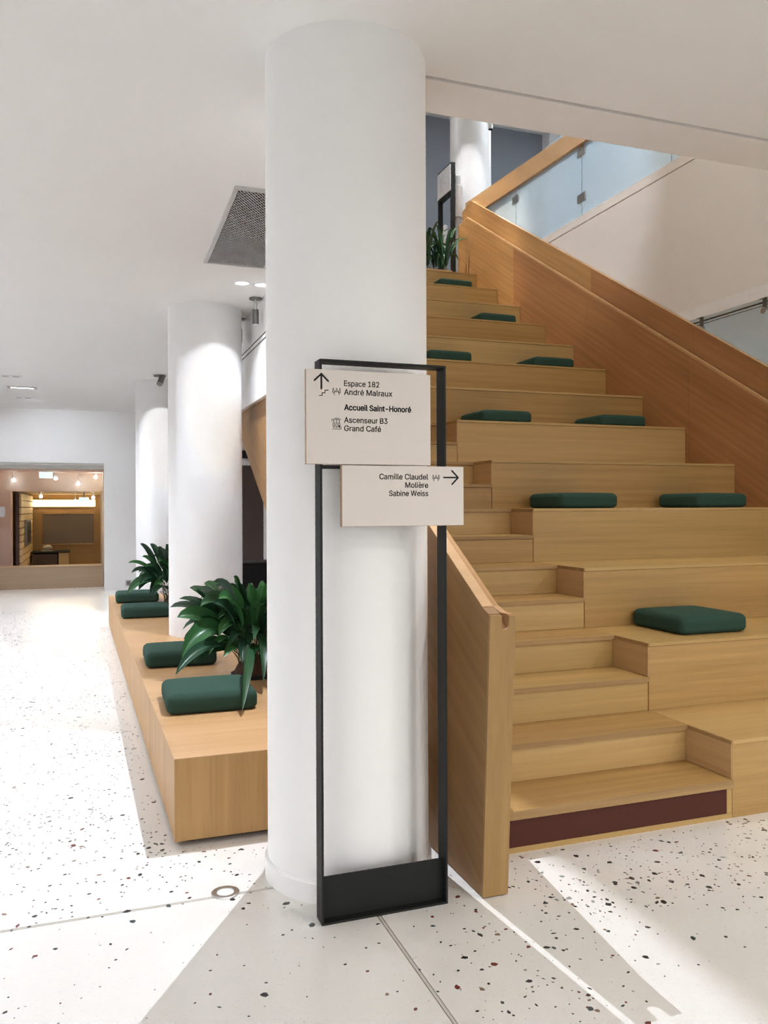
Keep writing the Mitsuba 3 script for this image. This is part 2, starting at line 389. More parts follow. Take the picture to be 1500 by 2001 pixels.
# right balustrade
RI = lambda y: 2.151 + .598 * (y - 4.845)
RO = lambda y: 2.381 + .597 * (y - 4.844)
low = lambda y: max(.004, (y - Y0) / GO * RISE - .25)
RB = thing('stair_balustrade', 'tall oak balustrade wall with a stepped handrail, right of the stair below the plaster wall', 'balustrade')
seams = [2.62, 4.19, 5.715, 7.24, 8.765, 10.06]
for i in range(5):
    a, b = seams[i] + .001, seams[i + 1] - .001
    part(RB, 'panel', prism_x([(a, low(a)), (b, low(b)), (b, RI(b) - .02), (a, RI(a) - .02)], XR, XR + .03), ['oak_slope_deep', 'oak_slope_deep', 'oak_slope_deep', 'oak_slope_deep', 'oak_slope'][i])  # top panel takes a lighter oak: its lit look is in the colour
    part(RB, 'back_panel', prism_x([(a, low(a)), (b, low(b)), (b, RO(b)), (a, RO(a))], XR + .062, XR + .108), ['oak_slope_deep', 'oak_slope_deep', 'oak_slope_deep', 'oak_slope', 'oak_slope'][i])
a, b = 10.06, 10.33
part(RB, 'panel', prism_x([(a, low(a)), (b, low(b)), (b, RI(10.06) - .06), (a, RI(a) - .02)], XR, XR + .03), 'oak_slope')
part(RB, 'back_panel', prism_x([(a, low(a)), (b, low(b)), (b, RO(10.06) - .06), (a, RO(a))], XR + .062, XR + .108), 'oak_slope')
part(RB, 'handrail', prism_x([(2.62, RI(2.62) - .02), (10.06, RI(10.06) - .02), (10.33, RI(10.06) - .06), (10.33, RI(10.06) - .035), (10.06, RI(10.06)), (2.62, RI(2.62))], XR - .001, XR + .034), 'oak_bench', label='paler handrail lip')
part(RB, 'groove_bed', prism_x([(2.62, RI(2.62) - .08), (10.06, RI(10.06) - .08), (10.06, RI(10.06) - .06), (2.62, RI(2.62) - .06)], XR + .031, XR + .061), 'oak_slope_deep')
part(RB, 'top_edge', prism_x([(2.62, RO(2.62) + .001), (10.06, RO(10.06) + .001), (10.06, RO(10.06) + .004), (2.62, RO(2.62) + .004)], XR + .063, XR + .107), 'oak_bench')

# ---------------------------------------------------------------- glass above the stair's right side
GS = thing('glass_screen', 'glass screen hung on steel clips above the oak balustrade at the right edge', 'glass panel')
part(GS, 'pane', B(4.926, 4.934, 3.3, 6.6, 1.9, CEIL - .002), 'glass_low')
for y in (3.60, 4.30, 5.0, 5.70):
    cl = part(GS, 'clip', J(B(4.912, 4.918, y - .022, y + .022, CEIL - .11, CEIL - .001, .001), B(4.90, 4.918, y - .022, y + .05, CEIL - .004, CEIL - .0005)), 'steel_dark')
    part(cl, 'knob', cyl((4.895, y, CEIL - .10), (4.93, y, CEIL - .10), .026), 'steel', smooth=40)
GB = thing('glass_balustrade', 'glass balustrade with pale blue painted reflections, steel clamps and oak handrail on the upper floor', 'balustrade')
ys = [10.34, 8.99, 7.551, 6.117, 4.68, 3.4]
for a, b in zip(ys[1:], ys[:-1]):
    part(GB, 'pane', B(4.946, 4.954, a + .006, b - .006, 4.45, 5.494), 'glass_reflect_tint')
    part(GB, 'pane_edge', B(4.944, 4.956, b - .0055, b - .0005, 4.45, 5.494), 'glass_edge')
for y in ys[1:-1]:
    for z in (4.66, 5.15):
        part(GB, 'clamp', J(B(4.936, 4.945, y - .075, y + .075, z - .045, z + .045, .003), B(4.955, 4.964, y - .075, y + .075, z - .045, z + .045, .003)), 'steel')
part(GB, 'handrail', prism_x([(3.4, 5.05), (10.33, 5.325), (10.33, 5.568), (3.4, 5.187)], 4.902, 4.942), 'oak_bench', label='oak handrail board')
for y in (10.2, 8.99, 7.551, 6.117, 4.68):
    part(GB, 'bracket', B(4.942, 4.9455, y - .03, y + .03, 5.22 + .05 * (y - 8), 5.27 + .05 * (y - 8)), 'steel')

# ---------------------------------------------------------------- bench
BZ = .358
BF, BE = 3.42, 10.09
bl = lambda y: .318 - (y - 3.42) * .01755           # its left edge runs slightly off the stair's axis
BN = thing('long_bench', 'long low pale oak bench running back along the lower hall under the cushions and plants', 'bench')
def quad_box(y0, y1, z0, z1, inset=0.0, xr=1.24):
    pts = [(bl(y0) + inset, y0), (xr, y0), (xr, y1), (bl(y1) + inset, y1)]
    m = trimesh.creation.extrude_polygon(Polygon(pts), z1 - z0, engine='earcut')
    m.apply_translation((0, 0, z0))
    return m
part(BN, 'plinth', quad_box(BF + .05, BE - .05, 0, .03, .05), 'void')
part(BN, 'front_panel', J(trimesh.convex.convex_hull(np.array([(bl(BF), BF, .022), (1.24, BF, .022), (bl(BF), BF, BZ - .004), (1.24, BF, BZ - .004), (bl(BF), BF + .02, .022), (1.24, BF + .02, .022), (bl(BF), BF + .02, BZ - .004), (1.24, BF + .02, BZ - .004)]))), 'oak_bench_z')
tops = [BF, 6.52, BE]
for a, b in ((BF + .0212, 4.98), (4.98, 6.52), (6.52, 8.06), (8.06, BE)):
    q = [(bl(a), a + .0005), (bl(b), b - .0005)]
    hull = [(x + dx, y, z) for x, y in q for dx in (0, .02) for z in (.022, BZ - .004)]
    part(BN, 'side_panel', trimesh.convex.convex_hull(np.array(hull)), 'oak_bench_z')
for a, b in zip(tops[:-1], tops[1:]):
    m = trimesh.creation.extrude_polygon(Polygon([(bl(a) - .001, a + (0 if a == BF else .0007) - (.001 if a == BF else 0)), (1.241, a + (0 if a == BF else .0007) - (.001 if a == BF else 0)), (1.241, b - .0007), (bl(b) - .001, b - .0007)]), .0035, engine='earcut')
    m.apply_translation((0, 0, BZ - .0035))
    part(BN, 'top_panel', m, 'oak_bench')
part(BN, 'core', quad_box(BF + .021, BE, .031, BZ - .0045, .021), 'oak_bench')

# ---------------------------------------------------------------- cushions
def cushion_mesh(w, d, h, r=.040):
    def sph(x, y, z):
        return m3.Manifold.sphere(r, 24).scale((1, 1, .72)).translate((x, y, z))
    rz = r * .72
    pts = [sph(sx * (w / 2 - r), sy * (d / 2 - r), z) for sx in (-1, 1) for sy in (-1, 1) for z in (rz, h - rz)]
    m = m3.Manifold.batch_hull(pts).refine_to_length(.013)
    mm = m.to_mesh()
    v, f = np.array(mm.vert_properties[:, :3]), np.array(mm.tri_verts)
    e = (1 - (2 * v[:, 0] / w) ** 2).clip(0) * (1 - (2 * v[:, 1] / d) ** 2).clip(0)
    v[:, 2] += np.where(v[:, 2] > h / 2, .008 * np.sqrt(e), 0)
    return trimesh.Trimesh(v, f, process=False)


CW, CD, CH = .445, .445, .098
cush = mikit.ply(cushion_mesh(CW, CD, CH), 'fabric', smooth=True)
ring = []
rr = .040
for cx, cy, a0 in ((1, 1, 0), (-1, 1, 90), (-1, -1, 180), (1, -1, 270)):
    for a in np.linspace(a0, a0 + 90, 7):
        ring.append((cx * (CW / 2 - rr) + (rr + .0005) * math.cos(math.radians(a)), cy * (CD / 2 - rr) + (rr + .0005) * math.sin(math.radians(a)), CH * .5))
welt = mikit.ply(sweep(ring, .0008, 6, True), 'fabric_dark', smooth=60)


def cushion(x, y, z, rot, label, group):
    """x, y: the middle of the cushion's front left corner's square."""
    t = thing('seat_cushion', label, 'cushion', group)
    to = T().translate([x + CW / 2, y + CD / 2, z + .0005]).rotate([0, 0, 1], rot)
    part(t, 'cover', {**cush, 'to_world': to}, None)
    part(t, 'piping', {**welt, 'to_world': to}, None)


g1, g2 = 'green cushions on the stair seats', 'green cushions on the long bench'
cushion(2.962, 3.588, 2 * RISE, 0, 'dark green square cushion on the second seat tier, lowest cushion on the stair', g1)
cushion(2.905, 4.68, 4 * RISE, 0, 'dark green cushion on the fourth seat tier, left one, nearer the arrow sign', g1)
cushion(4.000, 4.68, 4 * RISE, 0, 'dark green cushion on the fourth seat tier, right one, near the right balustrade', g1)
cushion(2.915, 5.84, 6 * RISE, 0, 'dark green cushion on the sixth seat tier, left of its pair', g1)
cushion(4.018, 5.84, 6 * RISE, 0, 'dark green cushion on the sixth seat tier, right of its pair', g1)
cushion(2.925, 6.96, 8 * RISE, 0, 'dark green cushion on the eighth seat tier, half hidden by the white column', g1)
cushion(4.030, 6.96, 8 * RISE, 0, 'dark green cushion on the eighth seat tier, right one, by the right balustrade', g1)
cushion(4.025, 8.11, 10 * RISE, 0, 'dark green cushion on the tenth seat tier, second highest cushion on the stair', g1)
cushion(4.040, 9.25, 12 * RISE, 0, 'dark green cushion on the topmost seat tier, just below the upper plants', g1)
cushion(.352, 4.118, BZ, -1, 'green cushion nearest the front end of the long bench', g2)
cushion(.330, 5.378, BZ, -1, 'green cushion on the long bench just before the white column, second from the front', g2)
cushion(.270, 7.88, BZ, -1, 'green cushion on the long bench just beyond the white column, third from the front end', g2)
cushion(.258, 9.19, BZ, -1, 'green cushion at the far end of the long bench, under the far plant', g2)

# ---------------------------------------------------------------- plants
def leaf_mesh(p0, p1, p2, p3, width, fold=.35, roll=0.0, petiole=.36, n=16, m=6):
    t = np.linspace(0, 1, n)[:, None]
    p0, p1, p2, p3 = (np.array(q, float) for q in (p0, p1, p2, p3))
    P_ = (1 - t) ** 3 * p0 + 3 * (1 - t) ** 2 * t * p1 + 3 * (1 - t) * t ** 2 * p2 + t ** 3 * p3
    tan = np.gradient(P_, axis=0); tan /= np.linalg.norm(tan, axis=1, keepdims=True)
    side = np.cross(tan, [0, 0, 1.0])
    nn = np.linalg.norm(side, axis=1, keepdims=True)
    hd = p3 - p0
    dflt = np.cross([hd[0], hd[1], 0.001], [0, 0, 1.]); dflt /= np.linalg.norm(dflt) + 1e-9
    side = np.where(nn > .15, side / np.maximum(nn, 1e-6), dflt)
    for _ in range(2):
        side[1:-1] = (side[:-2] + side[1:-1] + side[2:]) / 3
    side /= np.linalg.norm(side, axis=1, keepdims=True)
    up = np.cross(side, tan)
    ca, sa = math.cos(roll), math.sin(roll)
    side, up = side * ca + up * sa, up * ca - side * sa
    u = ((t[:, 0] - petiole) / (1 - petiole)).clip(0, 1)
    wdt = width * 1.15 * (np.sin(np.pi * u ** .80) ** .70) * (1 - .2 * u) + .004
    wdt[-1] = .001
    v, uv = [], []
    for i in range(n):
        for j in range(m + 1):
            a = (j / m - .5) * 2
            w = wdt[i] * .5
            off = side[i] * a * w * math.cos(fold * abs(a)) + up[i] * (abs(a) * w * math.sin(fold) + .05 * w * math.sin(7 * u[i] + 2 * a))
            v.append(P_[i] + off); uv.append((j / m, t[i, 0]))
    f = []
    for i in range(n - 1):
        for j in range(m):
            a = i * (m + 1) + j
            f += [(a, a + 1, a + m + 2), (a, a + m + 2, a + m + 1)]
    return trimesh.Trimesh(np.array(v), np.array(f), process=False), np.array(uv)


def add_leaf(t, base, tip, width, lift=.25, roll=0., fold=.5, mat=None, pet=.42):
    base, tip = np.array(base, float), np.array(tip, float)
    d = tip - base
    p1 = base + d * .22 + np.array([0, 0, lift * .9])
    p2 = base + d * .68 + np.array([0, 0, lift])
    m, uv = leaf_mesh(base, p1, p2, tip, width, fold, roll, pet)
    part(t, 'leaf', m, mat or f'leaf_{rng.choice([0, 0, 1, 2, 2, 3])}', smooth=True, uv=uv)


def pot_and_soil(t, x, y, z, r):
    part(t, 'pot', lathe([(0, z), (r * .96, z), (r, z + .022), (r - .012, z + .022), (r - .016, z + .012), (0, z + .012)], (x, y, 0), 48), 'pot', smooth=40)
    n = 22
    a = np.linspace(0, 2 * np.pi, 40, endpoint=False)
    rr_ = np.linspace(0, r - .016, 8)
    m = trimesh.creation.revolve(np.array([(0, .13), (r * .35, .12), (r * .7, .075), (r - .017, .024), (r - .017, .012), (0, .012)]), sections=40)
    m = m.subdivide()
    v = m.vertices.copy()
    top = v[:, 2] > .02
    v[top, 2] += (meshkit.fbm(v[top] * 45) - .5) * .035 * (np.hypot(v[top, 0], v[top, 1]) < r - .03)
    m.vertices = v
    m.apply_translation((x, y, z))
    part(t, 'soil', m, 'soil', smooth=60)
    for i in range(26):                              # dry old stalks in the middle of the clump
        a, q, h_ = rng.uniform(0, 2 * np.pi), rng.uniform(.01, r * .7), rng.uniform(.06, .17)
        b = a + rng.normal(0, .8)
        p0 = np.array([x + q * math.cos(a), y + q * math.sin(a), z + .07])
        part(t, 'stalk', sweep([p0, p0 + [.02 * math.cos(b), .02 * math.sin(b), h_ * .5], p0 + [.07 * math.cos(b), .07 * math.sin(b), h_]], [.004, .0035, .0025], 5), 'leaf_stalk' if i % 3 == 0 else 'soil', smooth=True)


PL = thing('potted_plant', 'large broad-leaved green plant on the bench between the two near columns', 'plant')
px, py = .93, 4.95
pot_and_soil(PL, px, py, BZ, .14)
TIPS = [  # tip, width, lift, roll
    ((.436, 4.93, .795), .075, .22, .5), ((.468, 4.85, .745), .125, .20, .9), ((.520, 5.05, .645), .070, .27, .3), ((.480, 4.72, .535), .125, .36, 1.0),
    ((.515, 4.95, .600), .075, .22, .3), ((.430, 4.55, .475), .080, .26, .4), ((.560, 4.90, .725), .080, .22, .2), ((.560, 5.05, .895), .085, .18, .8),
    ((.600, 5.05, .885), .100, .20, .3), ((.655, 5.10, .915), .095, .20, .9), ((.800, 4.90, .965), .085, .22, 1.2), ((.800, 5.05, .910), .080, .2, -.6),
    ((.690, 3.99, .385), .075, .36, .9), ((.735, 4.80, .695), .100, .28, .6), ((.960, 4.80, .935), .110, .2, 1.3), ((.930, 4.62, .800), .120, .26, 1.2),
    ((.640, 4.80, .525), .050, .24, .2), ((.800, 4.62, .500), .085, .26, -.5), ((.500, 5.05, .830), .075, .18, .3), ((.740, 4.72, .575), .060, .25, .1),
    ((.620, 5.15, .780), .090, .2, .4), ((.700, 5.00, .800), .100, .2, .6), ((.560, 4.98, .690), .080, .24, .5), ((.690, 4.75, .640), .085, .28, .4),
    ((.840, 4.50, .640), .085, .3, .9), ((.880, 4.42, .420), .075, .4, .6),
]
for tip, w, lift, roll in TIPS:
    a = math.atan2(tip[1] - py, tip[0] - px) + rng.normal(0, .3)
    r_ = rng.uniform(.02, .09)
    add_leaf(PL, (px + r_ * math.cos(a), py + r_ * math.sin(a), BZ + .07), tip, w, lift * .75, roll * .6 + .35)
for i in range(46):                                  # the inner leaves of the clump
    while True:
        q = (rng.uniform(.46, 1.08), rng.uniform(4.50, 5.25), rng.uniform(.47, .96))
        if ((q[0] - .95) / .50) ** 2 + ((q[2] - .52) / .46) ** 2 < .95 and not (q[1] > 4.98 and q[2] < .62): break
    a = math.atan2(q[1] - py, q[0] - px) + rng.normal(0, .5)
    r_ = rng.uniform(.01, .09)
    add_leaf(PL, (px + r_ * math.cos(a), py + r_ * math.sin(a), BZ + .07), q, rng.uniform(.075, .115), rng.uniform(.12, .24), rng.uniform(.1, 1.2), pet=.34)
for i in range(14):
    a = rng.uniform(-1.2, 1.4)
    r_ = rng.uniform(.1, .24)
    add_leaf(PL, (px + .05 * math.cos(a), py + .05 * math.sin(a), BZ + .07), (min(px + r_ * math.cos(a), 1.15), py + r_ * 1.6 * math.sin(a), BZ + rng.uniform(.25, .58)), rng.uniform(.07, .11), .2, rng.normal(0, .6))

PL = thing('potted_plant', 'broad-leaved green plant at the far end of the bench, behind the second column', 'plant')
px, py = .80, 8.62
pot_and_soil(PL, px, py, BZ, .14)
TIPS = [((.475, 8.7, 1.015), .08, .2, .4), ((.575, 8.7, 1.01), .085, .2, .8), ((.655, 8.65, .985), .08, .2, 1.0), ((.49, 8.6, .885), .09, .2, .3), ((.355, 8.6, .825), .08, .22, .3), ((.385, 8.55, .73), .075, .26, .5),
        ((.455, 8.6, .73), .09, .24, .5), ((.345, 8.5, .52), .12, .32, .5), ((.45, 8.5, .56), .10, .28, .5), ((.47, 8.45, .63), .09, .26, .4), ((.56, 8.5, .80), .10, .22, .6), ((.60, 8.55, .90), .10, .2, .9),
        ((.52, 8.6, .78), .09, .22, .2), ((.63, 8.4, .66), .09, .26, .7), ((.60, 8.45, .55), .08, .26, .3), ((.66, 8.75, .92), .09, .2, .5)]
for tip, w, lift, roll in TIPS:
    a = math.atan2(tip[1] - py, tip[0] - px) + rng.normal(0, .3)
    r_ = rng.uniform(.02, .09)
    add_leaf(PL, (px + r_ * math.cos(a), py + r_ * math.sin(a), BZ + .07), tip, w, lift * .75, roll * .6 + .35)
for i in range(30):
    while True:
        q = (rng.uniform(.38, .95), rng.uniform(8.25, 8.85), rng.uniform(.50, 1.0))
        if ((q[0] - .80) / .46) ** 2 + ((q[2] - .55) / .46) ** 2 < .95: break
    a = math.atan2(q[1] - py, q[0] - px) + rng.normal(0, .5)
    r_ = rng.uniform(.01, .09)
    add_leaf(PL, (px + r_ * math.cos(a), py + r_ * math.sin(a), BZ + .07), q, rng.uniform(.075, .115), rng.uniform(.12, .24), rng.uniform(.1, 1.2), pet=.34)
for i in range(14):
    a = rng.uniform(-1.6, 1.6)
    r_ = rng.uniform(.1, .3)
    add_leaf(PL, (px + .05 * math.cos(a), py + .05 * math.sin(a), BZ + .07), (px + r_ * math.cos(a), py + r_ * 1.5 * math.sin(a), BZ + rng.uniform(.25, .6)), rng.uniform(.07, .11), .2, rng.normal(0, .6))


def upper_plant(x, y, n, hmax, lab):
    t = thing('potted_plant', lab, 'plant')
    part(t, 'pot', B(x - .3, x + .3, y - .12, y + .12, LAND, LAND + .07, .006), 'far_wood')
    part(t, 'soil', B(x - .28, x + .28, y - .10, y + .10, LAND + .0705, LAND + .08), 'soil')
    for i in range(n):
        bx, by = x + rng.uniform(-.25, .25), y + rng.uniform(-.08, .08)
        a = rng.uniform(0, 2 * np.pi)
        r_ = rng.uniform(.12, .36)
        add_leaf(t, (bx, by, LAND + .075), (bx + r_ * math.cos(a), by + .5 * r_ * math.sin(a), LAND + rng.uniform(.15, hmax)), rng.uniform(.04, .072), .22, rng.normal(0, .5), pet=.08)
upper_plant(4.22, 10.05, 70, .70, 'narrow-leaved green plant in a timber planter at the top of the stair')
upper_plant(4.62, 11.55, 26, .95, 'dark green plant behind the upper sign, on the upper floor')

# ---------------------------------------------------------------- signs
def lettering(text, x0, x1, z, cap, y, bold=False, right=False):
    m = meshkit.text_mesh(text, cap, .0007, bold)
    v = m.vertices.copy()
    w0 = v[:, 0].max() - v[:, 0].min()
    s = (x1 - x0) / w0
    vx = (v[:, 0] - v[:, 0].min()) * s + x0
    base = np.stack([vx, y - v[:, 2], v[:, 1] + z], 1)
    out = []
    for ox, oz in ((-.0003, -.0002), (.0003, -.0002), (.0003, .0002), (-.0003, .0002)):      # a slightly heavier weight
        c = m.copy(); c.vertices = base + [ox, 0, oz]; out.append(c)
    return J(*out)


def strokes(lines, w, y, extra=()):
    g = unary_union([LineString(l).buffer(w / 2, cap_style='flat' if len(l) == 2 else 'round', join_style='mitre') for l in lines] + list(extra))
    gs = getattr(g, 'geoms', [g])
    return J(*[prism_y(q, y - .0007, y) for q in gs])


def people_icon(x, z, s, y):
    """Three people round a table; x, z: lower left corner, s: width."""
    L, D = [], []
    for cx in (.12, .5, .88):
        D.append(Point(x + cx * s, z + s * .70).buffer(s * .065))
    L += [[(x + .12 * s, z + .58 * s), (x + .06 * s, z + .5 * s), (x + .06 * s, z + .28 * s), (x + .24 * s, z + .28 * s), (x + .24 * s, z + .5 * s), (x + .12 * s, z + .58 * s)]]
    L += [[(x + .88 * s, z + .58 * s), (x + .94 * s, z + .5 * s), (x + .94 * s, z + .28 * s), (x + .76 * s, z + .28 * s), (x + .76 * s, z + .5 * s), (x + .88 * s, z + .58 * s)]]
    L += [[(x + .38 * s, z + .44 * s), (x + .5 * s, z + .58 * s), (x + .62 * s, z + .44 * s)], [(x + .2 * s, z + .36 * s), (x + .8 * s, z + .36 * s)], [(x + .26 * s, z + .30 * s), (x + .2 * s, z)], [(x + .74 * s, z + .30 * s), (x + .8 * s, z)]]
    return strokes(L, s * .055, y, D)


def lift_icon(x, z, s, y):
    L, D = [], []
    h = s * 1.1
    L += [[(x, z + h * .72), (x, z + h * .93), (x + s * .97, z + h * .93)], [(x + s * .06, z), (x + s, z), (x + s, z + h * .25)]]
    L += [[(x + .32 * s, z + h * 1.0), (x + .42 * s, z + h * 1.06), (x + .52 * s, z + h * 1.0)], [(x + .58 * s, z + h * 1.06), (x + .68 * s, z + h), (x + .78 * s, z + h * 1.06)]]
    for cx in (.2, .5, .8):
        D.append(Point(x + cx * s, z + h * .80).buffer(s * .06))
        e = [(x + cx * s + .09 * s * math.cos(a), z + h * .40 + .27 * h * math.sin(a)) for a in np.linspace(0, 2 * np.pi, 17)]
        L.append(e)
    D.append(sbox(x + .74 * s, z + h * .12, x + .86 * s, z + h * .36))
    return strokes(L, s * .05, y, D)


def sign_frame(t, x0, x1, y0, y1, zt, at=None):
    th = .0075
    ms = [('post', B(x0, x0 + th, y0, y1, 0, zt, .0008)), ('post', B(x1 - th, x1, y0, y1, 0, zt, .0008)), ('top_bar', B(x0 + th, x1 - th, y0, y1, zt - th, zt, .0008)),
          ('base_plate', B(x0 + th, x1 - th, y0, y1, 0, th)), ('base_panel', B(x0 + th, x1 - th, y0 + .030, y0 + .036, th, .146)), ('cross_bar', B(x0 + th, x1 - th, y0 + .004, y0 + .012, 1.500, 1.512))]
    for n, m in ms:
        if at is not None:
            m.apply_transform(at)
        part(t, n, m, 'steel_black')


S1 = thing('wayfinding_sign', 'tall black steel frame with two cream direction panels in front of the near column', 'sign')
FX0, FX1, FY = .7105, 1.1615, 2.612
sign_frame(S1, FX0, FX1, FY, FY + .066, 1.861)
YP = 2.596
p1 = part(S1, 'sign_panel', B(.661, 1.0965, YP, YP + .006, 1.515, 1.8235, .0006), 'cream', label='upper cream panel with an up arrow and Espace 182')
part(p1, 'backing', B(.6595, 1.0950, YP + .006, FY - .0005, 1.514, 1.8225), 'panel_edge')
for txt, a, b, z, bold in [('Espace 182', .789, .911, 1.7725, False), ('André Malraux', .789, .957, 1.744, False), ('Accueil Saint-Honoré', .789, 1.025, 1.6935, True), ('Ascenseur B3', .789, .940, 1.652, False), ('Grand Café', .789, .917, 1.6245, False)]:
    part(p1, 'lettering', lettering(txt, a, b, z, .0180, YP, bold), 'ink')
part(p1, 'arrow', strokes([[(.7115, 1.758), (.7115, 1.808)], [(.6885, 1.787), (.7115, 1.8085), (.7345, 1.786)]], .0055, YP), 'ink')
part(p1, 'stair_icon', strokes([[(.704, 1.738), (.714, 1.738), (.714, 1.747), (.724, 1.747), (.724, 1.756), (.735, 1.756)]], .0022, YP), 'ink')
part(p1, 'people_icon', people_icon(.748, 1.741, .030, YP), 'ink')
part(p1, 'lift_icon', lift_icon(.747, 1.630, .031, YP), 'ink')
p2 = part(S1, 'sign_panel', B(.781, 1.2195, YP, YP + .006, 1.3095, 1.5115, .0006), 'cream', label='lower cream panel with a right arrow and Camille Claudel')
part(p2, 'backing', B(.778, 1.2180, YP + .006, FY - .0005, 1.3085, 1.5105), 'panel_edge')
for txt, a, b, z in [('Camille Claudel', .911, 1.0865, 1.4665), ('Molière', 1.0035, 1.0865, 1.4385), ('Sabine Weiss', .945, 1.0865, 1.4105)]:
    part(p2, 'lettering', lettering(txt, a, b, z, .0180, YP), 'ink')
part(p2, 'people_icon', people_icon(1.102, 1.461, .028, YP), 'ink')
part(p2, 'arrow', strokes([[(1.143, 1.474), (1.197, 1.474)], [(1.176, 1.497), (1.1985, 1.474), (1.176, 1.451)]], .0052, YP), 'ink')

# the upper floor's sign stands across the stair, seen nearly edge-on
S2 = thing('wayfinding_sign', 'black framed sign with one white panel on the upper floor at the stair top', 'sign')
A = np.array([[0, 1, 0, 4.695 - FY], [-1, 0, 0, 10.36 + FX1], [0, 0, 1, LAND - .16], [0, 0, 0, 1.0]])
for n, m in [('post', B(FX0, FX0 + .022, FY, FY + .066, .16, 1.86)), ('post', B(FX1 - .022, FX1, FY, FY + .066, .16, 1.86)), ('top_bar', B(FX0, FX1, FY, FY + .066, 1.84, 1.861)), ('cross_bar', B(FX0 + .022, FX1 - .022, FY, FY + .066, 1.44, 1.475)), ('base_panel', B(FX0 + .022, FX1 - .022, FY + .02, FY + .03, .16, .31))]:
    m.apply_transform(A)
    part(S2, n, m, 'steel_black')
m = B(FX0 + .004, FX1 - .004, FY - .01, FY + .0, 1.475, 1.835); m.apply_transform(A)
p3 = part(S2, 'sign_panel', m, 'white_gloss', label='white panel with small print')
for i, (a, b) in enumerate([(.80, .93), (.80, .96), (.80, .90), (.80, .98), (.80, 1.02), (.80, .94), (.80, .92)]):
    m = B(a, b, FY - .0106, FY - .01, 1.76 - i * .034, 1.767 - i * .034); m.apply_transform(A)
    part(p3, 'print_line', m, 'grey_plastic')

# ---------------------------------------------------------------- upper floor things
t = thing('dispenser_stand', 'pale grey dispenser stand beside the upper sign at the top of the stair', 'dispenser')
dx, dy = 4.845, 10.47
part(t, 'post', B(dx - .02, dx + .02, dy - .02, dy + .02, LAND + .02, LAND + .98, .003), 'white_plastic')
part(t, 'base', B(dx - .03, dx + .05, dy - .09, dy + .045, LAND, LAND + .02, .004), 'white_plastic')
part(t, 'tray', lathe([(0, LAND + .98), (.070, LAND + .98), (.070, LAND + 1.40), (.06, LAND + 1.43), (0, LAND + 1.43)], (dx, dy, 0), 32), 'beige_plastic', smooth=40)
part(t, 'pump', lathe([(0, LAND + 1.43), (.048, LAND + 1.43), (.048, LAND + 1.55), (.02, LAND + 1.58), (0, LAND + 1.58)], (dx - .01, dy, 0), 32), 'grey_plastic', smooth=40)
t = thing('white_pedestal', 'slim white pedestal behind the post of the upper sign', 'pedestal')
part(t, 'body', B(4.855, 4.912, 10.95, 11.01, LAND, LAND + 1.05, .012), 'white_plastic')
t = thing('ceiling_spotlight', 'small white cylinder spotlight hanging in front of the upper column', 'lamp')
lx, ly = 5.274, 10.3
part(t, 'housing', lathe([(0, 6.63), (.034, 6.63), (.034, 6.80), (0, 6.80)], (lx, ly, 0), 32), 'white_plastic', smooth=40)
part(t, 'lens', lathe([(0, 6.627), (.030, 6.627), (.030, 6.6295), (0, 6.6295)], (lx, ly, 0), 32), 'void')
part(t, 'stem', cyl((lx, ly, 6.80), (lx, ly, UP), .010, 12), 'white_plastic', smooth=40)
spot('lamp_upper_column', (4.62, 10.0, 7.45), (5.08, 10.55, 5.3), 15, 19, 11, (1, .98, 1.03))
spot('lamp_upper_side', (6.6, 11.6, 7.5), (5.45, 10.95, 6.0), 10, 30, 20, (.92, .97, 1.1))
spot('added_fill_glass', (2.0, 7.4, 7.5), (4.95, 7.7, 4.95), 34, 22, 16, (.93, .98, 1.05))  # unseen spot added to brighten the glass
spot('lamp_upper_wall', (3.9, 9.7, 7.5), (4.79, 9.6, 4.9), 62, 20, 12, (1, .9, .76))
for i, (x, y, w) in enumerate([(3.0, 4.4, 17.0), (6.4, 7.2, 9.0), (6.4, 10.0, 8.0), (3.4, 11.2, 6)]):  # unseen lights added to brighten the stair void and upper floor
    t = thing('added_ceiling_light', 'added unseen round ceiling light high above the ' + ['lower seat tiers of the stair', 'upper glass balustrade', 'back of the upper corridor', 'top landing of the stair'][i], 'lamp', 'added flush lights of the upper ceiling')
    part(t, 'rim', lathe([(.30, UP - .03), (.32, UP - .03), (.32, UP - .001), (.30, UP - .001)], (x, y, 0), 40), 'white_plastic', smooth=40)
    d = trimesh.creation.cylinder(radius=.30, height=.02, sections=40); d.apply_translation((x, y, UP - .015))
    k = part(t, 'diffuser', d, 'white_plastic')
    scene[k]['emitter'] = {'type': 'area', 'radiance': rgb(5.4 * w, 5.1 * w, 4.7 * w) if y < 6 else rgb(5.0 * w, 5.3 * w, 5.6 * w), 'sampling_weight': 5.0 if y < 6 else 2.0}

